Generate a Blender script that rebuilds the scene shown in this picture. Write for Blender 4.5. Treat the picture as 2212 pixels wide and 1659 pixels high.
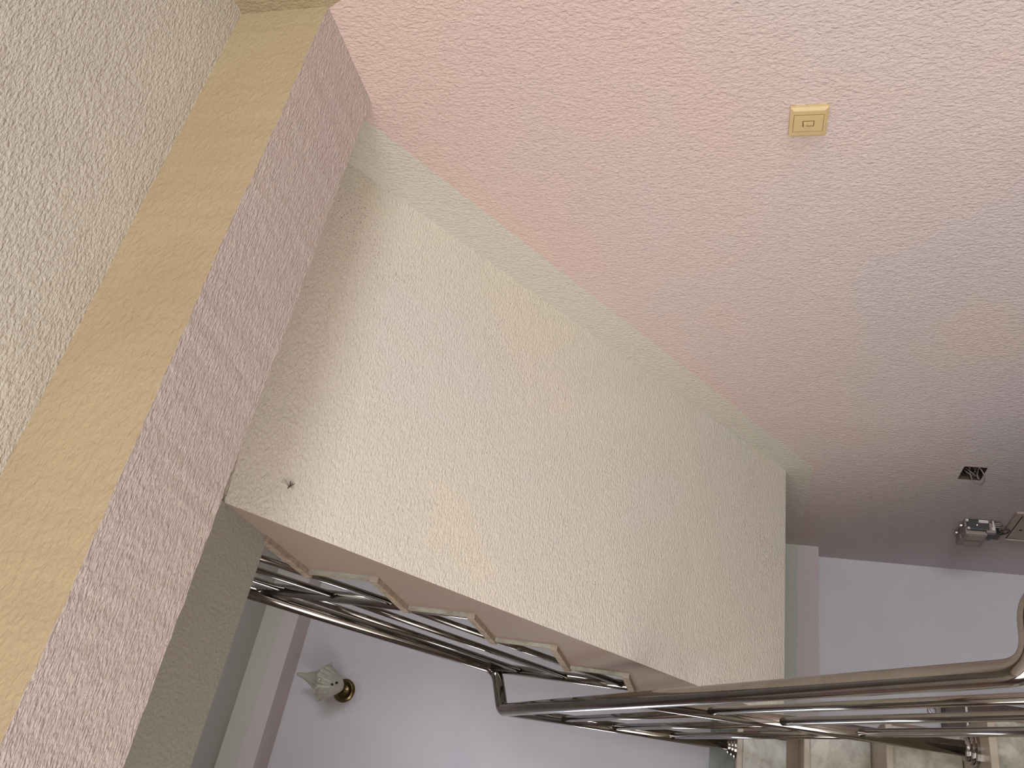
import bpy, bmesh, math, random
from mathutils import Vector, Matrix

random.seed(7)
for o in list(bpy.data.objects):
    bpy.data.objects.remove(o, do_unlink=True)
scene = bpy.context.scene
COL = scene.collection

# ------------------------------------------------------------------ camera
# x = along the stairs (away from camera), y = left, z = up; eye height EYE.
# The photograph is shown turned by 90 degrees: image left is up.
EYE = 1.481
RX = (0.21138585, -0.17402543, -0.96178541)      # image right
RD = (0.51758516, 0.85465438, -0.04088378)       # image down
RF = (0.82910893, -0.48916360, 0.27073483)       # viewing direction
cam_d = bpy.data.cameras.new('camera')
cam_d.sensor_fit = 'HORIZONTAL'
cam_d.sensor_width = 36.0
cam_d.lens = 1802.2 / 2212.0 * 36.0
cam_d.clip_start = 0.02
cam = bpy.data.objects.new('camera', cam_d)
COL.objects.link(cam)
cam.matrix_world = Matrix(((RX[0], -RD[0], -RF[0], 0.0),
                           (RX[1], -RD[1], -RF[1], 0.0),
                           (RX[2], -RD[2], -RF[2], EYE),
                           (0, 0, 0, 1)))
scene.camera = cam

# ------------------------------------------------------------------ light
scene.view_settings.view_transform = 'Standard'
scene.view_settings.look = 'None'
scene.view_settings.gamma = 1.0
scene.view_settings.use_curve_mapping = False
scene.view_settings.exposure = 0.0

world = bpy.data.worlds.new('sky')
scene.world = world
world.use_nodes = True
bg = world.node_tree.nodes['Background']
bg.inputs['Color'].default_value = (0.80, 0.88, 1.0, 1)
bg.inputs['Strength'].default_value = 1.0


FAR_X = 3.88       # face of the far wall
BX = -5.5          # face of the back wall of the hall


def area_light(name, loc, direction, sx, sy, power, color):
    d = bpy.data.lights.new(name, 'AREA')
    d.shape = 'RECTANGLE'
    d.size, d.size_y = sx, sy
    d.energy = power
    d.color = color
    o = bpy.data.objects.new(name, d)
    COL.objects.link(o)
    o.location = (loc[0], loc[1], loc[2] + EYE)
    o.rotation_euler = Vector(direction).to_track_quat('-Z', 'Y').to_euler()
    return o


# daylight entering through an unseen wide opening added on the left, the door behind the camera, the stair
# window of the upper storey and the balcony door of the upper floor
area_light('added_left_daylight', (0.1, 2.36, -0.35), (0, -1, 0), 3.0, 2.2, 87, (1.0, 0.97, 0.94))  # unseen opening, widened so light reaches deeper along wall and soffit
area_light('door_daylight', (BX + .06, -0.30, -0.45), (1, 0, 0), 1.9, 2.1, 215, (0.95, 0.975, 1.0))
area_light('stair_window_daylight', (1.5, -1.47, 1.74), (0, 1, 0), 0.9, 1.2, 30, (0.95, 0.97, 1.0))
area_light('landing_window_daylight', (FAR_X + .06, 0.28, 0.75), (-1, 0, 0), 1.12, 0.44, 10, (0.94, 0.97, 1.0))
area_light('balcony_door_daylight', (BX + .06, -0.4, 1.75), (1, 0, 0), 0.9, 1.7, 80, (0.96, 0.975, 1.0))


# ------------------------------------------------------------------ helpers
def srgb(r, g, b):
    def f(c):
        c /= 255.0
        return c / 12.92 if c <= 0.04045 else ((c + 0.055) / 1.055) ** 2.4
    return (f(r), f(g), f(b), 1.0)


class N:
    """tiny node-tree helper"""
    def __init__(self, name):
        self.m = bpy.data.materials.new(name)
        self.m.use_nodes = True
        self.t = self.m.node_tree
        self.b = self.t.nodes['Principled BSDF']

    def n(self, kind, **kw):
        nd = self.t.nodes.new(kind)
        for k, v in kw.items():
            if k in nd.inputs:
                nd.inputs[k].default_value = v
            else:
                setattr(nd, k, v)
        return nd

    def l(self, a, b):
        self.t.links.new(a, b)

    def math(self, op, a, b=None, c=None):
        nd = self.t.nodes.new('ShaderNodeMath')
        nd.operation = op
        for i, v in enumerate((a, b, c)):
            if v is None:
                continue
            if isinstance(v, (int, float)):
                nd.inputs[i].default_value = v
            else:
                self.l(v, nd.inputs[i])
        return nd.outputs[0]

    def mix(self, fac, a, b):
        nd = self.t.nodes.new('ShaderNodeMix')
        nd.data_type = 'RGBA'
        for sock, v in ((nd.inputs[0], fac), (nd.inputs[6], a), (nd.inputs[7], b)):
            if isinstance(v, (int, float)):
                sock.default_value = v
            elif isinstance(v, tuple):
                sock.default_value = v
            else:
                self.l(v, sock)
        return nd.outputs[2]

    def noise(self, vec, scale, detail=3.0, rough=0.55, dist=0.0):
        nd = self.n('ShaderNodeTexNoise')
        nd.inputs['Scale'].default_value = scale
        nd.inputs['Detail'].default_value = detail
        nd.inputs['Roughness'].default_value = rough
        nd.inputs['Distortion'].default_value = dist
        self.l(vec, nd.inputs['Vector'])
        return nd.outputs['Fac']

    def ramp(self, fac, stops):
        nd = self.n('ShaderNodeValToRGB')
        el = nd.color_ramp.elements
        while len(el) < len(stops):
            el.new(0.5)
        for e, (p, c) in zip(el, stops):
            e.position = p
            e.color = c
        self.l(fac, nd.inputs['Fac'])
        return nd.outputs['Color']


def plaster(name, cols, stretch=(1, 1, 1), scale=115, bump=0.55, specks=0.0,
            paint=None, rough=0.75, speck_scale=55, relief=0.0024, low=1.6, tint_z=None):
    k = N(name)
    tc = k.n('ShaderNodeTexCoord')
    obj = tc.outputs['Object']
    mp = k.n('ShaderNodeMapping')
    mp.inputs['Scale'].default_value = stretch
    k.l(obj, mp.inputs['Vector'])
    big = k.noise(obj, low, 3, 0.6, 0.3)
    if tint_z:       # colour shifts from pinker high up to lilac lower down
        zz = k.math('SUBTRACT', sep(k, obj)[2], EYE)
        g = k.math('DIVIDE', k.math('SUBTRACT', tint_z[0], zz), tint_z[0] - tint_z[1])
        big = k.math('ADD', k.math('MULTIPLY', big, 0.55), k.math('MULTIPLY', g, 0.45))
    st = [(0.30 + 0.40 * i / max(1, len(cols) - 1), srgb(*c)) for i, c in enumerate(cols)]
    col = k.ramp(big, st)
    if paint:
        col = paint(k, obj, col)
    if specks > 0:
        vo = k.n('ShaderNodeTexVoronoi')
        vo.inputs['Scale'].default_value = speck_scale
        k.l(obj, vo.inputs['Vector'])
        patch = k.noise(obj, 2.3, 3, 0.6)
        lim = k.math('MULTIPLY', k.math('MAXIMUM', k.math('SUBTRACT', patch, 0.48), 0.0), specks)
        dot = k.math('LESS_THAN', vo.outputs['Distance'], lim)
        col = k.mix(k.math('MULTIPLY', dot, 0.75), col, srgb(96, 82, 66))
    k.l(col, k.b.inputs['Base Color'])
    k.b.inputs['Roughness'].default_value = rough
    k.b.inputs['Specular IOR Level'].default_value = 0.25
    fine = k.noise(mp.outputs['Vector'], scale, 2.5, 0.5, 0.35)
    mid = k.noise(mp.outputs['Vector'], scale * 0.27, 2, 0.5, 0.2)
    h = k.math('ADD', fine, k.math('MULTIPLY', mid, 0.35))
    bp = k.n('ShaderNodeBump')
    bp.inputs['Strength'].default_value = bump
    bp.inputs['Distance'].default_value = relief
    k.l(h, bp.inputs['Height'])
    k.l(bp.outputs['Normal'], k.b.inputs['Normal'])
    return k.m


def simple(name, rgb, rough=0.5, metal=0.0, var=0.0, vscale=20, bump=0.0, bscale=200, spec=0.5):
    k = N(name)
    tc = k.n('ShaderNodeTexCoord')
    obj = tc.outputs['Object']
    nz = k.noise(obj, vscale, 3)
    c = srgb(*rgb)
    d = tuple(x * (1 - var) for x in c[:3]) + (1,)
    e = tuple(min(1, x * (1 + var)) for x in c[:3]) + (1,)
    k.l(k.ramp(nz, [(0.3, d), (0.7, e)]), k.b.inputs['Base Color'])
    k.b.inputs['Roughness'].default_value = rough
    k.b.inputs['Metallic'].default_value = metal
    k.b.inputs['Specular IOR Level'].default_value = spec
    if bump > 0:
        bp = k.n('ShaderNodeBump')
        bp.inputs['Strength'].default_value = bump
        bp.inputs['Distance'].default_value = 0.002
        k.l(k.noise(obj, bscale, 3), bp.inputs['Height'])
        k.l(bp.outputs['Normal'], k.b.inputs['Normal'])
    return k.m


def sep(k, obj):
    s = k.n('ShaderNodeSeparateXYZ')
    k.l(obj, s.inputs[0])
    return s.outputs


CREAM = (208, 201, 187)
TAN = (170, 152, 122)


def paint_right(k, obj, col):
    """cream band that follows the stairs and the landing; tan band under the hall ceiling"""
    x, y, z = sep(k, obj)
    z = k.math('SUBTRACT', z, EYE)
    jit = k.math('MULTIPLY', k.math('SUBTRACT', k.noise(obj, 14, 3), 0.5), 0.012)
    line = k.math('MULTIPLY_ADD', x, -0.6665, 0.893 + 0.6665 * 1.239)
    t = k.math('MAXIMUM', line, -0.249)
    m = k.math('GREATER_THAN', k.math('ADD', z, jit), t)
    m = k.math('MULTIPLY', m, k.math('GREATER_THAN', x, 1.19))
    col = k.mix(m, col, srgb(*CREAM))
    # tan: only the part of the wall in the hall (x < 0.945)
    edge = k.math('MULTIPLY_ADD', k.math('MAXIMUM', k.math('SUBTRACT', 0.945, x), 0.0), -2.2, 0.858)
    edge = k.math('MAXIMUM', edge, 0.79)
    m2 = k.math('MULTIPLY', k.math('LESS_THAN', x, 0.946), k.math('GREATER_THAN', k.math('ADD', z, jit), edge))
    return k.mix(m2, col, srgb(*TAN))


def lamp_smudge(k, obj, col):
    """rosy dirt smudges on the paint around the lamp plate"""
    x, y, z = sep(k, obj)
    dy = k.math('ADD', y, 0.548)
    dz = k.math('SUBTRACT', z, 1.775 + EYE)
    d = k.math('SQRT', k.math('ADD', k.math('MULTIPLY', dy, dy), k.math('MULTIPLY', dz, dz)))
    d = k.math('ADD', d, k.math('MULTIPLY', k.math('SUBTRACT', k.noise(obj, 22, 4), 0.5), 0.14))
    m = k.math('MULTIPLY', k.math('MINIMUM', k.math('MAXIMUM', k.math('MULTIPLY_ADD', d, -14.0, 1.25), 0.0), 1.0), 0.45)
    return k.mix(m, col, srgb(150, 118, 122))


def paint_above(level, rgb):
    def f(k, obj, col):
        x, y, z = sep(k, obj)
        jit = k.math('MULTIPLY', k.math('SUBTRACT', k.noise(obj, 5, 3), 0.5), 0.02)
        m = k.math('GREATER_THAN', k.math('ADD', z, jit), level + EYE)
        return k.mix(m, col, srgb(*rgb))
    return f


PINK = [(204, 176, 166), (214, 184, 170), (206, 186, 178), (196, 178, 180)]
M = {}
M['pink_wall'] = plaster('pink_plaster', [(216, 190, 178), (214, 190, 182), (208, 193, 187), (202, 190, 192)],
                         (1.0, 1.0, 0.52), 185, 1.0, 0.0, paint_right, relief=0.0065, tint_z=(0.95, -1.0))
M['cream_ceiling'] = plaster('cream_ceiling_plaster', [(200, 194, 184), (206, 200, 188), (198, 191, 185)],
                             (1.6, 0.7, 1), 140, 1.0, relief=0.0065)
M['cream_soffit'] = plaster('cream_soffit_plaster', [(216, 206, 190), (212, 204, 190), (210, 203, 197)],
                            (1.5, 0.65, 1.5), 150, 1.0, 0.9, speck_scale=130, relief=0.0045)
M['shaded_cream_slab'] = plaster('shaded_cream_slab_plaster', [(155, 148, 138), (151, 146, 137)], (1, 1, 1), 120, 0.8, 0.7, speck_scale=130)  # cream paint, its colour darkened to carry the shade behind the beam
M['tan'] = plaster('tan_paint', [(167, 148, 119), (175, 157, 125), (171, 153, 124)], (1, 0.7, 1), 110, 1.0, 0.8, relief=0.004,
                   speck_scale=140)
M['pink_beam'] = plaster('pink_beam_plaster', [(204, 189, 184), (207, 192, 184), (202, 189, 187)],
                         (1.8, 0.5, 1), 160, 1.0, relief=0.007)
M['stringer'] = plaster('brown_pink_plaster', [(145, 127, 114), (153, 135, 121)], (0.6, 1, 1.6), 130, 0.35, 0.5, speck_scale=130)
M['lavender'] = plaster('lavender_paint', [(196, 192, 202), (203, 200, 204), (199, 194, 203)], (1, 1, 1), 60, 0.35, 0.3, lamp_smudge, speck_scale=110,
                        low=1.1)
M['lavender_low'] = plaster('pale_mauve_paint', [(204, 196, 200), (206, 199, 202)], (1, 1, 1), 80, 0.2, 0.6)
M['far_beam'] = plaster('upper_beam_paint', [(204, 190, 190), (202, 190, 191)], (1, 1, 1), 60, 0.12, 0,
                        paint_above(2.143, (192, 190, 182)))
M['far_beam_low'] = plaster('lower_beam_paint', [(196, 184, 184), (192, 180, 180)], (1, 1, 1), 80, 0.25, 0.4,
                            paint_above(-0.25, (178, 178, 168)))
M['grey_ceiling'] = plaster('grey_ceiling_paint', [(178, 176, 172), (182, 180, 176)], (1, 1, 1), 60, 0.15)
M['side_wall'] = plaster('side_wall_paint', [(126, 108, 100), (118, 102, 96)], (1, 1, 1), 80, 0.3)


def steel(name, rough, base):
    k = N(name)
    tc = k.n('ShaderNodeTexCoord')
    nz = k.noise(tc.outputs['Object'], 9, 4, 0.65, 0.4)
    k.l(k.ramp(nz, [(0.35, srgb(*[c - 14 for c in base])), (0.65, srgb(*base))]), k.b.inputs['Base Color'])
    r = k.math('MULTIPLY_ADD', nz, 0.10, rough)
    k.l(r, k.b.inputs['Roughness'])
    k.b.inputs['Metallic'].default_value = 1.0
    return k.m


M['steel'] = steel('polished_steel', 0.05, (160, 154, 148))
M['steel_dark'] = simple('dark_weld', (88, 80, 74), 0.35, 0.9)
M['tread'] = simple('brown_stone', (158, 146, 130), 0.32, 0, 0.14, 9, 0.05, 60)
M['tread_edge'] = simple('rough_stone_edge', (150, 132, 112), 0.8, 0, 0.3, 70, 0.8, 160)
M['floor'] = simple('floor_stone', (184, 174, 162), 0.35, 0, 0.12, 5)
M['grout'] = simple('grey_mortar', (128, 116, 102), 0.9, 0, 0.2, 60, 0.5, 120)


def marble(name, c0, c1, c2):
    k = N(name)
    tc = k.n('ShaderNodeTexCoord')
    oi = k.n('ShaderNodeObjectInfo')
    off = k.n('ShaderNodeVectorMath')
    off.operation = 'ADD'
    comb = k.n('ShaderNodeCombineXYZ')
    r = k.math('MULTIPLY', oi.outputs['Random'], 30.0)
    k.l(r, comb.inputs[0]); k.l(r, comb.inputs[1])
    k.l(tc.outputs['Object'], off.inputs[0]); k.l(comb.outputs[0], off.inputs[1])
    a = k.noise(off.outputs[0], 6.5, 6, 0.62, 1.6)
    b = k.noise(off.outputs[0], 30, 5, 0.7, 0.8)
    v = k.math('MULTIPLY_ADD', b, 0.25, k.math('MULTIPLY', a, 0.8))
    k.l(k.ramp(v, [(0.36, srgb(*c0)), (0.50, srgb(*c1)), (0.60, srgb(*c2)), (0.70, srgb(*c1))]), k.b.inputs['Base Color'])
    k.b.inputs['Roughness'].default_value = 0.3
    return k.m


M['marble'] = marble('veined_marble', (112, 110, 100), (150, 145, 132), (168, 166, 155))
M['marble_green'] = marble('green_grey_marble', (116, 122, 116), (134, 140, 134), (146, 152, 146))
M['switch'] = simple('yellowed_plastic', (203, 178, 130), 0.35, 0, 0.03, 30)
M['switch_gap'] = simple('plastic_gap', (120, 92, 56), 0.7)
M['box_grey'] = simple('grey_plastic', (150, 138, 132), 0.45, 0, 0.06, 60)
M['box_dark'] = simple('charcoal_plastic', (70, 70, 70), 0.4, 0, 0.2, 80)
M['black'] = simple('black_plastic', (26, 25, 30), 0.4)
M['white_pl'] = simple('white_plastic', (214, 208, 204), 0.5)
M['wire'] = simple('grey_wire', (150, 142, 136), 0.5, 0, 0.1, 60)
M['wire_dark'] = simple('dark_wire', (60, 54, 52), 0.5)
M['wire_red'] = simple('red_wire', (120, 70, 62), 0.5)
M['metal'] = simple('zinc_metal', (190, 186, 180), 0.3, 1.0)
M['hole'] = simple('raw_brick_recess', (84, 68, 60), 0.95, 0, 0.35, 60, 0.8, 90)
M['panel'] = simple('painted_board', (176, 158, 150), 0.6, 0, 0.05, 20)
M['panel_gap'] = simple('dark_joint', (52, 42, 38), 0.9)
M['wood'] = simple('dark_brown_wood', (74, 50, 44), 0.45, 0, 0.2, 30)
M['wood_grey'] = simple('grey_wood', (92, 88, 82), 0.5, 0, 0.15, 30)
M['brass'] = simple('aged_brass', (120, 104, 70), 0.28, 1.0, 0.25, 40)
M['bug'] = simple('insect_brown', (58, 46, 34), 0.6)
M['wing'] = simple('insect_wing', (86, 74, 56), 0.4)


def shell_material():
    k = N('milky_shell_glass')
    tc = k.n('ShaderNodeTexCoord')
    nz = k.noise(tc.outputs['Object'], 14, 4, 0.6, 0.6)
    k.l(k.ramp(nz, [(0.3, srgb(176, 170, 140)), (0.5, srgb(206, 204, 190)), (0.7, srgb(190, 180, 168))]), k.b.inputs['Base Color'])
    k.b.inputs['Roughness'].default_value = 0.16
    k.b.inputs['Transmission Weight'].default_value = 0.35
    k.b.inputs['Subsurface Weight'].default_value = 0.2
    k.b.inputs['Subsurface Radius'].default_value = (0.02, 0.018, 0.014)
    return k.m


M['shell'] = shell_material()


# ---- mesh building: all coordinates relative to the eye height, converted on build
def build(name, verts, faces, mats, parent=None, fmat=None, smooth=False, bevel=0.0, local=False):
    me = bpy.data.meshes.new(name)
    off = Vector((0, 0, 0)) if local else Vector((0, 0, EYE))
    if parent is not None and not local:
        p = parent
        while p is not None:
            off = off - Vector(p.location)
            p = p.parent
    me.from_pydata([tuple(Vector(v) + off) for v in verts], [], faces)
    if not isinstance(mats, (list, tuple)):
        mats = [mats]
    for m in mats:
        me.materials.append(m)
    if fmat:
        for p, i in zip(me.polygons, fmat):
            p.material_index = i
    bm = bmesh.new()
    bm.from_mesh(me)
    bmesh.ops.recalc_face_normals(bm, faces=bm.faces)
    if bevel > 0:
        bmesh.ops.bevel(bm, geom=list(bm.edges), offset=bevel, segments=2, affect='EDGES', profile=0.6)
    bm.to_mesh(me)
    bm.free()
    if smooth:
        for p in me.polygons:
            p.use_smooth = True
    o = bpy.data.objects.new(name, me)
    COL.objects.link(o)
    if parent is not None:
        o.parent = parent
    return o


def box_vf(x0, x1, y0, y1, z0, z1):
    v = [(x0, y0, z0), (x1, y0, z0), (x1, y1, z0), (x0, y1, z0), (x0, y0, z1), (x1, y0, z1), (x1, y1, z1), (x0, y1, z1)]
    f = [(0, 3, 2, 1), (4, 5, 6, 7), (0, 1, 5, 4), (1, 2, 6, 5), (2, 3, 7, 6), (3, 0, 4, 7)]
    return v, f      # faces: bottom, top, -y, +x, +y, -x


def box(name, b, mats, parent=None, fmat=None, bevel=0.0):
    v, f = box_vf(*b)
    return build(name, v, f, mats, parent, fmat, bevel=bevel)


def empty(name, loc, parent=None):
    o = bpy.data.objects.new(name, None)
    COL.objects.link(o)
    o.empty_display_size = 0.05
    o.location = (loc[0], loc[1], loc[2] + EYE)
    if parent is not None:
        o.parent = parent
    return o


def tag(o, label=None, cat=None, group=None, kind=None):
    if label:
        o['label'] = label
    if cat:
        o['category'] = cat
    if group:
        o['group'] = group
    if kind:
        o['kind'] = kind
    return o


def fillet(pts, radii, n=8):
    """round the inner corners of a polyline"""
    pts = [Vector(p) for p in pts]
    out = [pts[0]]
    for i in range(1, len(pts) - 1):
        r = radii[i - 1]
        a = (pts[i - 1] - pts[i]).normalized()
        b = (pts[i + 1] - pts[i]).normalized()
        ang = a.angle(b)
        d = min(r / math.tan(ang / 2), (pts[i - 1] - pts[i]).length * 0.49, (pts[i + 1] - pts[i]).length * 0.49)
        p0, p1 = pts[i] + a * d, pts[i] + b * d
        for j in range(n + 1):
            t = j / n
            out.append(p0 * (1 - t) ** 2 + pts[i] * 2 * t * (1 - t) + p1 * t ** 2)
    out.append(pts[-1])
    return out


def tube_vf(path, r, seg=20, base=0, caps=True):
    path = [Vector(p) for p in path]
    t0 = (path[1] - path[0]).normalized()
    ref = Vector((0, 1, 0)) if abs(t0.y) < 0.8 else Vector((0, 0, 1))
    nrm = (ref - t0 * ref.dot(t0)).normalized()
    V, F = [], []
    for i, p in enumerate(path):
        if i == 0:
            t = t0
        elif i == len(path) - 1:
            t = (path[i] - path[i - 1]).normalized()
        else:
            t = ((path[i + 1] - path[i]).normalized() + (path[i] - path[i - 1]).normalized()).normalized()
        nrm = (nrm - t * nrm.dot(t)).normalized()
        bn = t.cross(nrm)
        rr = r[i] if isinstance(r, (list, tuple)) else r
        for s in range(seg):
            a = 2 * math.pi * s / seg
            V.append(tuple(p + (nrm * math.cos(a) + bn * math.sin(a)) * rr))
    for i in range(len(path) - 1):
        for s in range(seg):
            a, b = i * seg + s, i * seg + (s + 1) % seg
            F.append((base + a, base + b, base + b + seg, base + a + seg))
    if caps:
        F.append(tuple(base + s for s in reversed(range(seg))))
        F.append(tuple(base + (len(path) - 1) * seg + s for s in range(seg)))
    return V, F


def tube(name, path, r, mat, parent=None, seg=20):
    v, f = tube_vf(path, r, seg)
    o = build(name, v, f, mat, parent)
    for p in o.data.polygons:
        p.use_smooth = len(p.vertices) == 4
    return o


def lathe_vf(profile, center, axis='z', seg=32):
    """profile: list of (radius, height) along the axis"""
    V, F = [], []
    c = Vector(center)
    ax = {'z': (Vector((1, 0, 0)), Vector((0, 1, 0)), Vector((0, 0, 1))),
          'x': (Vector((0, 1, 0)), Vector((0, 0, 1)), Vector((1, 0, 0))),
          'y': (Vector((0, 0, 1)), Vector((1, 0, 0)), Vector((0, 1, 0)))}[axis]
    for r, h in profile:
        for s in range(seg):
            a = 2 * math.pi * s / seg
            V.append(tuple(c + ax[0] * math.cos(a) * r + ax[1] * math.sin(a) * r + ax[2] * h))
    for i in range(len(profile) - 1):
        for s in range(seg):
            a, b = i * seg + s, i * seg + (s + 1) % seg
            F.append((a, b, b + seg, a + seg))
    F.append(tuple(reversed(range(seg))))
    F.append(tuple((len(profile) - 1) * seg + s for s in range(seg)))
    return V, F


# ------------------------------------------------------------------ the setting
W = -1.44          # face of the pink wall
LW = 0.62          # face of the left wall of the stairwell
HL = 2.40          # face of the unseen left wall of the hall
FL = -EYE          # floor
FAR = 3.88         # face of the far wall
LAND = -0.017      # top of the landing
SOFF = -0.155      # underside of the landing


def wall_grid(name, us, vs, holes, place, mats):
    """wall of real thickness over a grid; holes {(i,j): depth or None (through)}; place(u, v, d)"""
    nu, nv = len(us), len(vs)
    T = 0.16
    V, F = [], []
    idx = {}

    def vert(i, j, d):
        key = (i, j, round(d, 4))
        if key not in idx:
            idx[key] = len(V)
            V.append(place(us[i], vs[j], d))
        return idx[key]

    for i in range(nu - 1):
        for j in range(nv - 1):
            q = [(i, j), (i + 1, j), (i + 1, j + 1), (i, j + 1)]
            if (i, j) in holes:
                dep = holes[(i, j)] or T
                for a in range(4):
                    p, s = q[a], q[(a + 1) % 4]
                    F.append((vert(*p, 0), vert(*s, 0), vert(*s, dep), vert(*p, dep)))
                if holes[(i, j)]:
                    F.append(tuple(vert(*p, dep) for p in q))
            else:
                F.append(tuple(vert(*p, 0) for p in q))
            if not ((i, j) in holes and holes[(i, j)] is None):
                F.append(tuple(vert(*p, T) for p in q))
    for i in range(nu - 1):
        for j in (0, nv - 1):
            F.append((vert(i, j, 0), vert(i + 1, j, 0), vert(i + 1, j, T), vert(i, j, T)))
    for j in range(nv - 1):
        for i in (0, nu - 1):
            F.append((vert(i, j, 0), vert(i, j + 1, 0), vert(i, j + 1, T), vert(i, j, T)))
    return V, F


HX0, HX1, HZ0, HZ1 = 2.870, 2.973, -0.808, -0.735       # open wiring recess
WX0, WX1, WZ0, WZ1 = 0.9, 2.1, 1.29, 2.19               # stair window of the upper storey
us = [BX, WX0, WX1, HX0, HX1, 4.03]
vs = [FL, HZ0, HZ1, WZ0, WZ1, 2.40]
V, F = wall_grid('wall_right', us, vs, {(3, 1): 0.06, (1, 3): None},
                 lambda u, v, d: (u, W - d, v), None)
wall_right = build('wall_right', V, F, [M['pink_wall'], M['hole']])
for p in wall_right.data.polygons:           # the inside of the recess shows raw brick
    c = p.center
    if HX0 - .001 <= c.x <= HX1 + .001 and HZ0 - .001 <= c.z - EYE <= HZ1 + .001 and -0.061 < c.y - W < -0.0005:
        p.material_index = 1
tag(wall_right, 'pink textured plaster wall beside the stairs with a cream sloping band', kind='structure')

wn = empty('window_1', (1.45, W - 0.05, WZ0))
tag(wn, 'plain stair window high in the pink wall', kind='structure')
for b in ((WX0, WX1, WZ0, WZ0 + .05), (WX0, WX1, WZ1 - .05, WZ1), (WX0, WX0 + .05, WZ0 + .05, WZ1 - .05),
          (WX1 - .05, WX1, WZ0 + .05, WZ1 - .05)):
    box('window_frame', (b[0], b[1], W - .12, W - .08, b[2], b[3]), M['white_pl'], wn)

w2 = empty('window_2', (FAR + .10, 0.28, 0.15))
w2['kind'] = 'structure'
for b in ((.02, .54, .15, .19), (.02, .54, 1.31, 1.35), (.02, .06, .19, 1.31), (.50, .54, .19, 1.31)):
    box('window_frame', (FAR + .08, FAR + .12, b[0], b[1], b[2], b[3]), M['white_pl'], w2)
box('floor', (BX - .16, 4.03, W - .16, HL + .16, FL - .12, FL), M['floor'])['kind'] = 'structure'
# left side: the stairwell is closed by a wall on the upper storey, below it is opened to an unseen hall to let more light in
box('wall_left', (2.9, 4.03, LW, LW + .16, FL, 2.4), M['side_wall'])['kind'] = 'structure'
box('wall_left', (BX, 2.9, LW, LW + .16, 1.22, 2.4), M['side_wall'])['kind'] = 'structure'
box('wall_hall', (2.9, 3.06, LW + .16, HL, FL, 1.22), M['side_wall'])['kind'] = 'structure'
V, F = wall_grid('wall_unseen_left', [BX, -1.4, 1.6, 3.06], [FL, FL + .03, 0.75, 1.22], {(1, 1): None}, lambda u, v, d: (u, HL + d, v), None)
build('wall_unseen_left', V, F, M['side_wall'])['kind'] = 'structure'  # unseen wall, its wide opening added to let light in
tag(box('ceiling', (1.185, 2.9, LW, HL, 1.065, 1.22), M['cream_ceiling']), 'ceiling of the hall beside the stairs', kind='structure')
V, F = wall_grid('wall_far', [W, 0.02, 0.54, LW], [FL, 0.15, 1.35, 2.4], {(1, 1): None}, lambda u, v, d: (FAR + d, u, v), None)
wf = build('wall_far', V, F, M['lavender'])
tag(wf, 'pale lavender far wall of the stairwell', kind='structure')

# back wall with the street door below and the balcony door above
us = [W, -1.37, 0.75, HL]
vs = [FL, 0.70, 1.22, 1.30, 2.20, 2.4]
V, F = wall_grid('wall_back', us, vs, {(1, 0): None, (1, 3): None}, lambda u, v, d: (BX - d, u, v), None)
build('wall_back', V, F, M['side_wall'])['kind'] = 'structure'
d1 = empty('door_1', (BX - .05, -0.42, FL))
d1['kind'] = 'structure'
for b in ((-1.37, -1.32, FL, .70), (.70, .75, FL, .70), (-1.32, .70, .65, .70)):
    box('door_frame', (BX - .12, BX - .02, b[0], b[1], b[2], b[3]), M['wood'], d1)

# ceilings and beams
box('ceiling', (BX, 0.945, W, HL, 1.065, 1.22), [M['cream_ceiling'], M['floor']], fmat=[0, 1, 0, 0, 0, 0])
bpy.data.objects['ceiling']['kind'] = 'structure'
tag(bpy.data.objects['ceiling'], 'cream roller-textured ceiling in front of the tan beam')
NB = 150
rb = random.Random(11)
V, F, fm = [], [], []
wob = [[0.0] * (NB + 1) for _ in range(4)]
for c in range(4):
    knots = [rb.uniform(-1, 1) for _ in range(NB + 1)]
    slow = [rb.uniform(-1, 1) for _ in range(NB // 12 + 2)]
    for i in range(NB + 1):
        q, fr = divmod(i / 12, 1)
        wob[c][i] = .0011 * knots[i] + .0022 * (slow[int(q)] * (1 - fr) + slow[int(q) + 1] * fr)
for i in range(NB + 1):
    yy = W + (HL - W) * i / NB
    V += [(0.942 + wob[0][i], yy, 0.86 + wob[1][i]), (1.186 + wob[2][i], yy, 0.86 + wob[3][i]), (1.185, yy, 1.22), (0.942, yy, 1.22)]
for i in range(NB):
    a = i * 4
    for c in range(4):
        F.append((a + c, a + (c + 1) % 4, a + 4 + (c + 1) % 4, a + 4 + c))
        fm.append(1 if c == 3 else 0)
F += [(0, 1, 2, 3), (NB * 4 + 3, NB * 4 + 2, NB * 4 + 1, NB * 4)]
fm += [0, 0]
beam = build('ceiling_beam', V, F, [M['pink_beam'], M['tan']], fmat=fm)
tag(beam, 'deep ceiling beam with tan painted face and pink underside', kind='structure')
slab = box('upper_floor_slab', (1.185, 1.625, -0.53, LW, 1.027, 1.22), [M['shaded_cream_slab'], M['floor'], M['tread_edge']],
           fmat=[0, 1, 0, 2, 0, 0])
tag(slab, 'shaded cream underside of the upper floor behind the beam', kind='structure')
slab2 = box('upper_floor_slab', (1.185, 1.625, W, -0.53, 1.05, 1.22), [M['shaded_cream_slab'], M['floor']], fmat=[0, 1, 0, 0, 0, 0])
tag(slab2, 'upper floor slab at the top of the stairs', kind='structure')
cu = box('ceiling', (BX, 4.03, W, LW, 2.25, 2.40), M['grey_ceiling'])
tag(cu, 'grey ceiling of the upper storey above the stairwell', kind='structure')
b2 = box('ceiling_beam', (3.75, FAR, W, LW, 2.062, 2.25), M['far_beam'])
tag(b2, 'far beam under the upper ceiling painted grey above and pink below', kind='structure')
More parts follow.
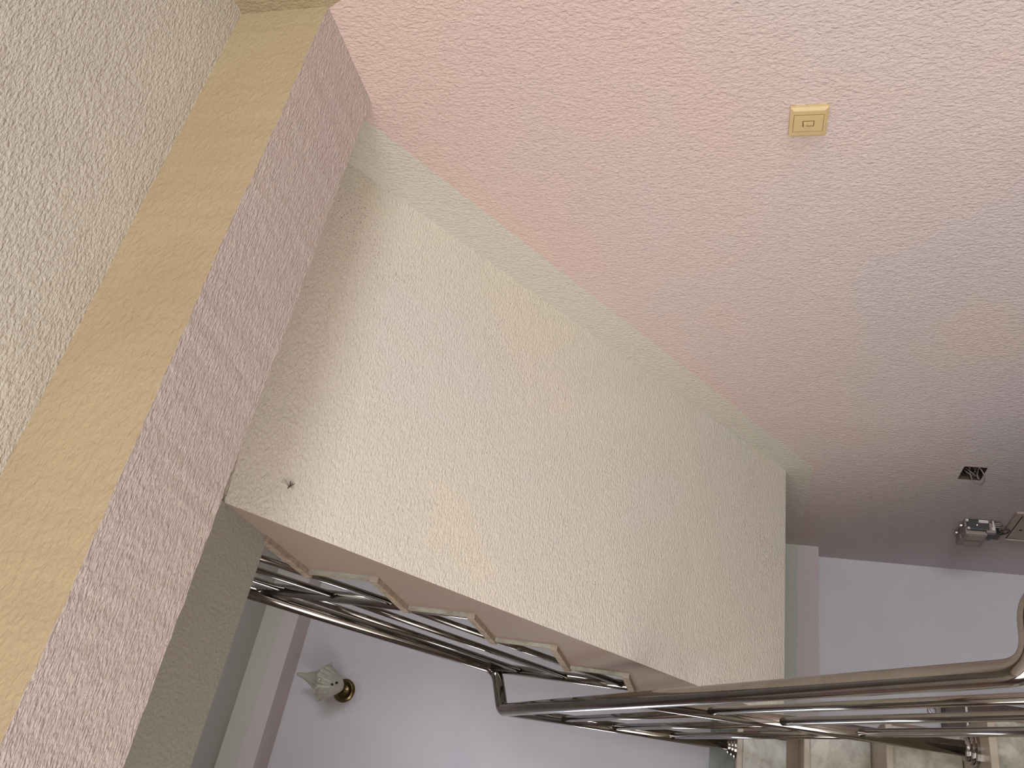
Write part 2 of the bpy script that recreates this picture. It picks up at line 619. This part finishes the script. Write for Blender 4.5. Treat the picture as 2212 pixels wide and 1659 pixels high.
b3 = box('landing_beam', (3.755, FAR, W, LW, -0.338, SOFF), M['far_beam_low'])
tag(b3, 'low pink beam along the far wall below the landing', kind='structure')

# ------------------------------------------------------------------ stairs
# landing: concrete slab, stone floor with a nosing, marble skirting
YS_ = -0.53
land = empty('stair_landing', (3.4, -0.4, SOFF))
tag(land, 'half landing between the two stair flights', kind='structure')
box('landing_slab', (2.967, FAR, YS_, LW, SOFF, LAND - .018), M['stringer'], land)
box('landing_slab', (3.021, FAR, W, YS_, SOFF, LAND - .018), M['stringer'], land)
box('landing_floor', (2.945, FAR, -0.50, LW, LAND - .018, LAND), M['tread'], land, bevel=.002)
box('landing_floor', (3.012, FAR, W, -0.502, LAND - .018, LAND), M['tread'], land, bevel=.002)
sk = empty('baseboard_far', (FAR, -0.4, LAND))
tag(sk, 'green grey marble skirting along the landing', kind='structure')
y = -1.43
for wdt in (0.42, 0.40, 0.42, 0.40, 0.40):
    box('skirting_tile', (FAR - .012, FAR, y, min(y + wdt - .003, LW), LAND, LAND + .105), M['marble_green'], sk, bevel=.0015)
    y += wdt

# lower flight (rises away from the camera, on the left)
RISE, GOING, X0 = 0.183, 0.235, 2.955
YE = -0.478
low = empty('stair_flight', (2.1, 0.05, FL))
tag(low, 'lower stair flight with veined marble risers and brown stone treads', kind='structure')
prof = []
nst = 8
xs = [X0 - GOING * i for i in range(nst)]            # riser faces, top one first
for i in range(nst):
    xr = xs[i] + 0.012
    ztop = LAND - RISE * i - 0.018
    zbot = (LAND - RISE * (i + 1) - 0.018) if i < nst - 1 else FL
    prof += [(xr, ztop), (xr, zbot)]
prof = [(2.967, LAND - .018)] + prof[1:]
under = [(xs[-1] + .25, FL), (2.967, SOFF)]
poly = prof + under
nP = len(poly)
V = [(x, YE - .010, z) for x, z in poly] + [(x, LW, z) for x, z in poly]
F = [tuple(range(nP)), tuple(reversed(range(nP, 2 * nP)))] + [(i, (i + 1) % nP, nP + (i + 1) % nP, nP + i) for i in range(nP)]
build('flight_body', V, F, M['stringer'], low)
for i in range(nst):
    zt = LAND - RISE * i
    z0 = zt - RISE if i < nst - 1 else FL
    # riser tiles: one slab of marble per step, split once
    for (ya, yb) in ((YE, 0.12), (0.122, LW)):
        box('riser_tile', (xs[i], xs[i] + .012, ya, yb, z0 + .002, zt - .018), M['marble'], low, bevel=.0015)
    if i > 0:
        box('tread', (xs[i] - .014, xs[i - 1], YE - .012, LW, zt - .018, zt), M['tread'], low, bevel=.003)

# upper flight (rises towards the camera, beside the pink wall)
up = empty('stair_flight', (2.2, -0.98, SOFF))
tag(up, 'upper stair flight seen from below with cream sloping soffit', kind='structure')
RX_ = [1.625, 1.852, 2.084, 2.316, 2.548, 2.780, 3.012]
TZ = [1.22, 1.041, 0.855, 0.670, 0.492, 0.316, 0.148, LAND]
top = []
for i, xr in enumerate(RX_):
    top += [(xr - .012, TZ[i] - .020), (xr - .012, TZ[i + 1] - .020)]
sd = [(1.43, 1.027), (2.893, SOFF)]
wd = [(1.325, 1.027), (2.998, SOFF)]
pA = [(1.43, 1.19)] + top + [(3.02, LAND - .02), (3.02, SOFF)] + [sd[1], sd[0]]
pB = [(1.325, 1.19)] + top + [(3.02, LAND - .02), (3.02, SOFF)] + [wd[1], wd[0]]
YS = -0.53
n1 = len(pA)
V = [(x, YS, z) for x, z in pA] + [(x, W, z) for x, z in pB]
soff_i = n1 - 2
F = [tuple(range(n1)), tuple(reversed(range(n1, 2 * n1)))] + [(i, (i + 1) % n1, n1 + (i + 1) % n1, n1 + i) for i in range(n1) if i != soff_i]
fm = [1, 1] + [0] * (n1 - 1)
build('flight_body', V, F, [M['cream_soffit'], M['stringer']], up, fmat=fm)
G = 16                                           # the slightly twisted soffit skin
V, F = [], []
for i in range(G + 1):
    for j in range(G + 1):
        t, w_ = i / G, j / G
        a = Vector((sd[0][0], YS, sd[0][1])).lerp(Vector((sd[1][0], YS, sd[1][1])), t)
        b = Vector((wd[0][0], W, wd[0][1])).lerp(Vector((wd[1][0], W, wd[1][1])), t)
        V.append(tuple(a.lerp(b, w_)))
for i in range(G):
    for j in range(G):
        a = i * (G + 1) + j
        F.append((a, a + 1, a + G + 2, a + G + 1))
build('soffit', V, F, M['cream_soffit'], up, smooth=True)
for i, xr in enumerate(RX_):
    z1, z0 = TZ[i], TZ[i + 1]
    box('riser_tile', (xr - .012, xr, W, YS + .010, z0, z1 - .020), [M['marble'], M['tread_edge']], up,
        fmat=[0, 0, 1, 0, 1, 0])
    if i < len(RX_) - 1:
        box('tread', (xr - .012, RX_[i + 1] + .012, W, YS + .014, z0 - .020, z0), [M['tread'], M['tread_edge']], up,
            fmat=[1, 0, 1, 0, 1, 0])

# ------------------------------------------------------------------ stair railing
rail = empty('stair_railing', (3.04, -0.50, LAND))
tag(rail, 'polished steel stair railing with round handrail and three rods per flight', 'railing')
HR, PR, RR = 0.0215, 0.018, 0.010


def unit(a, b):
    return (Vector(b) - Vector(a)).normalized()


# handrail: upper flight - crossover - lower flight - end bend, one bent pipe
U0 = Vector((2.362, -0.58, 1.451)); U1 = Vector((3.037, -0.60, 0.906))
du = (U1 - U0).normalized()
Utop = U0 - du * 0.95
Uc = U1 + du * 0.088
L0 = Vector((3.004, -0.45, 0.765)); L1 = Vector((1.4997, -0.385, -0.385))
dl = (L1 - L0).normalized()
Lc = L1 + dl * 0.090
E1 = Lc + Vector((0.0, -0.125, 0.0))
E2 = E1 + Vector((-0.03, -0.02, -0.5))
path = fillet([Utop, Uc, L0 - dl * .030, Lc, E1, E2], [0.050, 0.048, 0.055, 0.06], 12)
tube('handrail', path, HR, M['steel'], rail, 32)


def post(x, y, z0, z1):
    p = tube('post', [(x, y, z0), (x, y, z1)], PR, M['steel'], rail, 24)
    prof_ = [(.019, .030), (.027, .030), (.029, .027), (.029, .021), (.026, .020), (.026, .019), (.033, .019), (.035, .016),
             (.035, .012), (.032, .011), (.032, .010), (.039, .010), (.041, .007), (.041, .0)]
    v, f = lathe_vf(prof_[::-1], (x, y, z0), 'z', 32)
    fl = build('flange', v, f, M['steel'], p, smooth=False)
    for q in fl.data.polygons:
        q.use_smooth = False
    return p


post(2.345, -0.600, 0.492, 1.46)
post(3.075, -0.600, LAND, 0.90)
post(3.035, -0.4515, LAND, 0.775)
post(2.350, -0.4225, LAND - RISE * 3, 0.25)

RODS = [  # upper flight: three rods below the upper post, three above it
    ((3.062, -0.60, 0.756), (2.355, -0.60, 1.345)),
    ((3.064, -0.60, 0.582), (2.355, -0.60, 1.165)),
    ((3.062, -0.60, 0.380), (2.355, -0.60, 0.975)),
    ((2.335, -0.60, 1.362), (1.70, -0.585, 1.880)),
    ((2.335, -0.60, 1.185), (1.70, -0.585, 1.700)),
    ((2.335, -0.60, 0.998), (1.70, -0.585, 1.505)),
    # lower flight
    ((3.022, -0.4505, 0.560), (2.360, -0.423, 0.050)),
    ((3.022, -0.4505, 0.384), (2.360, -0.423, -0.142)),
    ((3.024, -0.4505, 0.192), (2.362, -0.423, -0.322)),
    ((2.338, -0.4215, 0.056), (1.36, -0.379, -0.705)),
    ((2.338, -0.4215, -0.122), (1.36, -0.379, -0.870)),
    ((2.338, -0.4215, -0.306), (1.36, -0.379, -1.050)),
]
for a, b in RODS:
    tube('rod', [a, b], RR, M['steel'], rail, 18)
# newel at the foot of the lower flight (just outside the picture)
tube('post', [(1.37, -0.385, LAND - RISE * 7), (1.37, -0.385, -0.50)], PR, M['steel'], rail, 24)

# ------------------------------------------------------------------ light switch on the pink wall
sx, sz = 1.297, -0.1015
sw = empty('light_switch', (sx, W, sz - .039))
tag(sw, 'yellowed square light switch with small rocker on the pink wall', 'light switch')


def plate_vf(hx, hz, y0, y1, inset, cx=sx, cz=sz):
    V_ = [(cx - hx, y0, cz - hz), (cx + hx, y0, cz - hz), (cx + hx, y0, cz + hz), (cx - hx, y0, cz + hz)]
    m_ = y0 + (y1 - y0) * .70
    V_ += [(x, m_, z) for x, _, z in V_[:4]]
    V_ += [(cx - hx + inset, y1, cz - hz + inset), (cx + hx - inset, y1, cz - hz + inset),
           (cx + hx - inset, y1, cz + hz - inset), (cx - hx + inset, y1, cz + hz - inset)]
    F_ = [(0, 1, 2, 3), (8, 9, 10, 11)]
    for k in (0, 4):
        for i in range(4):
            F_.append((k + i, k + (i + 1) % 4, k + 4 + (i + 1) % 4, k + 4 + i))
    return V_, F_


v, f = plate_vf(.0395, .0380, W, W + .0105, .0075)
build('cover_plate', v, f, M['switch'], sw, bevel=.0012)
box('inner_gap', (sx - .0225, sx + .0225, W + .006, W + .0112, sz - .0300, sz + .0300), M['switch_gap'], sw)
box('insert', (sx - .0217, sx + .0217, W + .006, W + .0117, sz - .0292, sz + .0292), M['switch'], sw, bevel=.0008)
box('rocker_gap', (sx - .0076, sx + .0076, W + .010, W + .0120, sz - .0118, sz + .0118), M['switch_gap'], sw)
rv = [(sx - .006, W + .010, sz + .0102), (sx + .006, W + .010, sz + .0102), (sx + .006, W + .010, sz - .0102), (sx - .006, W + .010, sz - .0102),
      (sx - .0055, W + .0200, sz + .0088), (sx + .0055, W + .0200, sz + .0088), (sx + .0055, W + .0195, sz + .0045), (sx - .0055, W + .0195, sz + .0045),
      (sx + .0055, W + .0125, sz + .0035), (sx - .0055, W + .0125, sz + .0035), (sx + .0055, W + .0128, sz - .0098), (sx - .0055, W + .0128, sz - .0098)]
rf = [(0, 1, 2, 3), (0, 1, 5, 4), (4, 5, 6, 7), (7, 6, 8, 9), (9, 8, 10, 11), (11, 10, 2, 3), (1, 5, 6, 8, 10, 2), (0, 4, 7, 9, 11, 3)]
build('rocker', rv, rf, M['switch'], sw, bevel=.0006)

# ------------------------------------------------------------------ loose wires in the open recess
wr = empty('loose_wires', (2.92, W - .05, HZ0))
tag(wr, 'tangle of loose grey wires hanging out of the open recess', 'wires')


def spline(pts, n=10):
    pts = [Vector(p) for p in pts]
    P = [pts[0] * 2 - pts[1]] + pts + [pts[-1] * 2 - pts[-2]]
    out = []
    for i in range(1, len(P) - 2):
        for j in range(n):
            t = j / n
            a, b, c, d = P[i - 1], P[i], P[i + 1], P[i + 2]
            out.append(0.5 * ((2 * b) + (c - a) * t + (2 * a - 5 * b + 4 * c - d) * t * t + (3 * b - a - 3 * c + d) * t ** 3))
    out.append(pts[-1])
    return out


hx, hz = 2.92, -0.772
for pts, mt in [
    ([(hx - .03, W - .05, hz + .03), (hx - .04, W - .02, hz), (hx - .02, W + .006, hz - .028), (hx + .02, W + .016, hz - .040),
      (hx + .065, W + .014, hz - .036), (hx + .062, W + .010, hz - .018), (hx + .02, W - .005, hz + .002), (hx - .01, W - .04, hz + .01)], 'wire'),
    ([(hx + .03, W - .05, hz + .03), (hx + .0, W - .012, hz + .012), (hx + .01, W - .004, hz - .004), (hx + .035, W - .010, hz - .02),
      (hx + .02, W - .05, hz - .03)], 'wire'),
    ([(hx + .04, W - .05, hz + .02), (hx + .015, W - .015, hz + .018), (hx + .02, W - .006, hz + .004), (hx + .04, W - .012, hz - .008),
      (hx + .03, W - .05, hz - .028)], 'wire'),
    ([(hx - .04, W - .05, hz + .03), (hx - .035, W - .01, hz + .022), (hx - .02, W - .02, hz + .012), (hx - .03, W - .05, hz + .0)], 'wire_red'),
    ([(hx + .01, W - .05, hz - .03), (hx + .03, W - .008, hz - .022), (hx + .045, W - .004, hz - .030), (hx + .03, W - .05, hz - .01)], 'wire'),
    ([(hx + .0, W - .05, hz + .03), (hx + .03, W - .02, hz + .026), (hx + .042, W - .016, hz + .012), (hx + .03, W - .05, hz)], 'wire_dark'),
]:
    tube('wire', spline(pts), .0021, M[mt], wr, 8)

# ------------------------------------------------------------------ fuse box on the pink wall
fx0, fx1, fz0, fz1 = 3.315, 3.475, -0.925, -0.832
fb = empty('fuse_box', ((fx0 + fx1) / 2, W, fz0))
tag(fb, 'grey open fuse box with dark terminals fixed to the pink wall', 'fuse box')
box('back_box', (fx0 + .010, fx1, W, W + .030, fz0, fz1), M['box_grey'], fb, bevel=.003)
box('terminal_block', (fx0 - .002, fx0 + .016, W + .003, W + .044, fz0 + .010, fz1 - .006), M['box_dark'], fb, bevel=.003)
cv = box('front_cover', (fx0 + .012, fx0 + .080, W + .030, W + .058, fz0 + .014, fz1 - .002), M['box_grey'], fb, bevel=.004)
box('cover_label', (fx0 + .020, fx0 + .070, W + .058, W + .0592, fz0 + .024, fz1 - .014), M['panel'], cv)
lc = box('lower_cover', (fx0 + .084, fx1 + .004, W + .028, W + .050, fz0 + .004, fz1 + .002), M['box_grey'], fb, bevel=.004)
box('cover_label', (fx0 + .100, fx1 - .012, W + .050, W + .0512, fz0 + .020, fz1 - .018), M['panel'], lc)
box('cable_clamp', (fx0 - .001, fx0 + .020, W + .012, W + .052, fz0 - .012, fz0 + .022), M['box_grey'], fb, bevel=.003)
box('breaker', (fx0 + .030, fx0 + .082, W + .006, W + .046, fz0 - .030, fz0 + .006), M['black'], fb, bevel=.003)
box('breaker', (fx0 + .080, fx0 + .130, W + .002, W + .032, fz0 - .022, fz0 + .001), M['box_dark'], fb, bevel=.003)
for (ax_, ay_, az_, w_, h_, d_) in ((fx0 - .008, W + .004, fz1 - .006, .012, .010, .010), (fx0 - .006, W + .004, fz0 + .030, .008, .012, .034),
                                   (fx0 - .006, W + .030, fz0 - .002, .008, .014, .012), (fx0 - .005, W + .036, fz1 - .010, .008, .008, .010),
                                   (fx0 - .006, W + .005, fz0 - .003, .006, .028, .006)):
    box('bracket', (ax_, ax_ + w_, ay_, ay_ + h_, az_ - d_ / 2, az_ + d_ / 2), M['white_pl'], fb, bevel=.0015)
for (a_, b_) in ((fx0 + .030, fz1 + .006), (fx0 + .105, fz1 + .006)):
    v, f = lathe_vf([(.006, 0), (.007, .002), (.007, .010), (.004, .014)], (a_, W + .018, b_ - .003), 'z', 12)
    build('screw', v, f, M['metal'], fb)
v, f = lathe_vf([(.004, 0), (.005, .002), (.005, .006), (.003, .008)], (fx0 - .004, W + .026, fz0 + .050), 'z', 12)
build('screw', v, f, M['metal'], fb)
for k, (dz, mt) in enumerate(((0, 'wire'), (.006, 'wire'), (.012, 'wire'), (-.006, 'wire_red'))):
    tube('cable', spline([(fx0 + .004, W + .014 + dz, fz0 + .004), (fx0 - .002 + .004 * k, W + .013 + dz, fz0 - .028),
                          (fx0 + .030, W + .008 + dz * .5, fz0 - .044), (fx0 + .07, W + .004, fz0 - .036)]), .0022, M[mt], fb, 8)
tube('cable', spline([(fx0 + .05, W + .03, fz0 - .02), (fx0 + .02, W + .026, fz0 - .05), (fx0 + .06, W + .014, fz0 - .075),
                      (fx0 + .11, W + .008, fz0 - .068), (fx0 + .115, W + .012, fz0 - .02)]), .0024, M['wire_dark'], fb, 8)
tube('cable', spline([(fx0 + .06, W + .02, fz0 - .03), (fx0 + .07, W + .022, fz0 - .06), (fx0 + .10, W + .012, fz0 - .062),
                      (fx0 + .12, W + .008, fz0 - .03)]), .0022, M['wire_dark'], fb, 8)

# ------------------------------------------------------------------ framed meter panel below the fuse box
mp_x0, mp_x1, mp_z1, mp_z0 = 3.215, 3.500, -0.985, -1.30
pn = empty('meter_panel', ((mp_x0 + mp_x1) / 2, W, mp_z0))
tag(pn, 'flat framed meter panel on the pink wall beside the fuse box', 'panel')
fw = .030
box('panel_board', (mp_x0 + fw, mp_x1 - fw, W, W + .004, mp_z0 + fw, mp_z1 - fw), M['panel'], pn)
box('joint', (mp_x0 + fw - .007, mp_x1 - fw + .007, W, W + .0025, mp_z0 + fw - .007, mp_z1 - fw + .007), M['panel_gap'], pn)
for b in ((mp_x0, mp_x0 + fw - .007, mp_z0, mp_z1), (mp_x1 - fw + .007, mp_x1, mp_z0, mp_z1),
          (mp_x0 + fw - .007, mp_x1 - fw + .007, mp_z1 - fw + .007, mp_z1), (mp_x0 + fw - .007, mp_x1 - fw + .007, mp_z0, mp_z0 + fw - .007)):
    box('frame_strip', (b[0], b[1], W, W + .009, b[2], b[3]), M['panel'], pn, bevel=.002)
for (a_, b_) in ((3.29, -1.035), (3.38, -1.04)):
    v, f = lathe_vf([(.006, 0), (.006, .001)], (a_, W + .004, b_), 'y', 12)
    build('screw_hole', v, f, M['panel_gap'], pn)

# ------------------------------------------------------------------ hanging wooden cabinet under the landing
cb = empty('wall_cabinet', (FAR, -0.70, -1.25))
tag(cb, 'dark brown wooden wall cabinet with a ring hook under the landing', 'cabinet')
box('cabinet_body', (FAR - .10, FAR, -.862, -.53, -1.25, -.812), M['wood'], cb, bevel=.003)
box('rail_strip', (FAR - .106, FAR - .10, -.850, -.54, -.890, -.882), M['white_pl'], cb)
box('door_panel', (FAR - .110, FAR - .10, -.795, -.54, -1.24, -.894), M['wood_grey'], cb, bevel=.002)
v, f = tube_vf([(FAR - .02, -.824 + .016 * math.cos(a), -.782 + .016 * math.sin(a)) for a in [i * math.pi / 9 for i in range(19)]], .004, 10, caps=False)
build('ring_hook', v, f, M['metal'], cb, smooth=True)
box('hook_plate', (FAR - .024, FAR, -.842, -.800, -.812, -.793), M['box_grey'], cb, bevel=.002)

# ------------------------------------------------------------------ shell lamp on the far wall
lp = empty('wall_lamp', (FAR, -0.56, 1.73))
tag(lp, 'milky seashell wall lamp on round brass plate on lavender wall', 'wall lamp')
ly, lz = -0.556, 1.783
v, f = lathe_vf([(.054, 0), (.054, -.004), (.050, -.009), (.046, -.010), (.044, -.013), (.040, -.012), (.036, -.006), (.020, -.006), (.012, -.012)],
                (FAR, ly, lz), 'x', 40)
build('wall_plate', v, f, M['brass'], lp, smooth=True)
tube('arm', spline([(FAR - .010, ly, lz), (FAR - .05, ly, lz - .012), (FAR - .085, ly, lz - .010), (FAR - .105, ly, lz + .012)]), .010, M['brass'], lp, 14)
# shell: swollen body whorl, pointed spire, flaring rows of knobs
C = Vector((FAR - .115, -0.566, 1.845))
axis = Vector((-0.10, -0.10, 1.0)).normalized()
e1 = axis.cross(Vector((0, 1, 0))).normalized()
e2 = axis.cross(e1).normalized()
prof_s = [(-.100, .010), (-.094, .022), (-.078, .038), (-.055, .055), (-.032, .067), (-.014, .073), (-.003, .0765), (.003, .0765), (.010, .071),
          (.022, .058), (.036, .045), (.052, .035), (.070, .026), (.090, .018), (.110, .012), (.126, .009), (.136, .0075), (.140, .003)]
seg = 160
V, F = [], []
for h, r in prof_s:
    sw_ = math.exp(-(h / (.024 if h > 0 else .040)) ** 2)      # the flared, scalloped rim
    for s in range(seg):
        a = 2 * math.pi * s / seg
        lobe = abs(math.sin(a * 8.5)) ** 0.7
        rr = r * (1 + sw_ * (.13 * lobe - .06 + .05 * math.sin(a * 3 + 1.0) + .02 * math.sin(a * 25)))
        p = C + axis * (h + .006 * math.sin(a * 5) * sw_) + e1 * math.cos(a) * rr + e2 * math.sin(a) * rr
        V.append(tuple(p))
for i in range(len(prof_s) - 1):
    for s in range(seg):
        a, b = i * seg + s, i * seg + (s + 1) % seg
        F.append((a, b, b + seg, a + seg))
F.append(tuple(reversed(range(seg))))
F.append(tuple((len(prof_s) - 1) * seg + s for s in range(seg)))
shade = build('shell_shade', V, F, M['shell'], lp, smooth=True)
rng = random.Random(4)
for k in range(9):
    a = 2 * math.pi * k / 9 + rng.uniform(-.12, .12)
    d = (e1 * math.cos(a) + e2 * math.sin(a)) + axis * rng.uniform(-.2, .1)
    L = rng.uniform(.012, .020)
    p0 = C + axis * rng.uniform(-.008, .004) + (e1 * math.cos(a) + e2 * math.sin(a)) * .064
    tube('spine', [p0, p0 + d * .010, p0 + d * (.010 + L * .7), p0 + d * (.010 + L)], [.0105, .009, .0062, .0035], M['shell'], shade, 12)
for (da, dh) in ((.15, -.064), (.42, -.078)):
    ang = math.atan2((Vector((-1, .3, 0))).dot(e2), (Vector((-1, .3, 0))).dot(e1)) + da
    rr = .053 if dh > -.07 else .042
    c_ = C + axis * dh + (e1 * math.cos(ang) + e2 * math.sin(ang)) * rr
    nrm = (e1 * math.cos(ang) + e2 * math.sin(ang) - axis * .8).normalized()
    tube('screw', [c_ - nrm * .004, c_ + nrm * .003], .0055, M['black'], shade, 12)

# ------------------------------------------------------------------ crane fly resting on the soffit
nS = Vector((-0.803, 0, -1)).normalized()           # outward normal of the soffit (downwards)
tS = Vector((1, 0, -0.803)).normalized()            # down the slope
B0 = Vector((1.5159, -0.6108, 0.9487)) + nS * .004
bug = empty('crane_fly', B0)
tag(bug, 'small brown crane fly resting on the cream soffit', 'insect')
yv = Vector((0, -1, 0))
hd = (tS * -.35 + yv * -.9).normalized()
bd = [B0 + hd * .006, B0 + hd * .003, B0, B0 - hd * .004, B0 - hd * .010, B0 - hd * .014]
V, F = tube_vf(bd, [.0006, .0012, .0016, .0010, .0008, .0003], 10)
leg_ends = [(-.9, .5), (-1.0, .25), (-.85, .75), (.55, .35), (.75, .1), (.5, -.2)]
for (a, b) in leg_ends:
    k1 = B0 + (tS * a + yv * b) * .011 + nS * .003
    k2 = B0 + (tS * a * 1.9 + yv * b * 1.5) * .011 - nS * .003
    v, f = tube_vf([B0, k1, k2], .00028, 5, base=len(V))
    V += v
    F += f
body = build('fly_body', V, F, M['bug'], bug)
for sgn in (-1, 1):
    wdir = (-hd + tS * .45 * sgn).normalized()
    sd_ = wdir.cross(nS).normalized()
    P = [B0 + nS * .001]
    P += [B0 + nS * .001 + wdir * .007 + sd_ * .0012, B0 + nS * .001 + wdir * .012 + sd_ * .0011, B0 + nS * .001 + wdir * .014,
          B0 + nS * .001 + wdir * .012 - sd_ * .0011, B0 + nS * .001 + wdir * .007 - sd_ * .0012]
    V = [tuple(p) for p in P] + [tuple(p + nS * .0002) for p in P]
    n_ = len(P)
    F = [tuple(range(n_)), tuple(reversed(range(n_, 2 * n_)))] + [(i, (i + 1) % n_, n_ + (i + 1) % n_, n_ + i) for i in range(n_)]
    build('wing', V, F, M['wing'], bug)
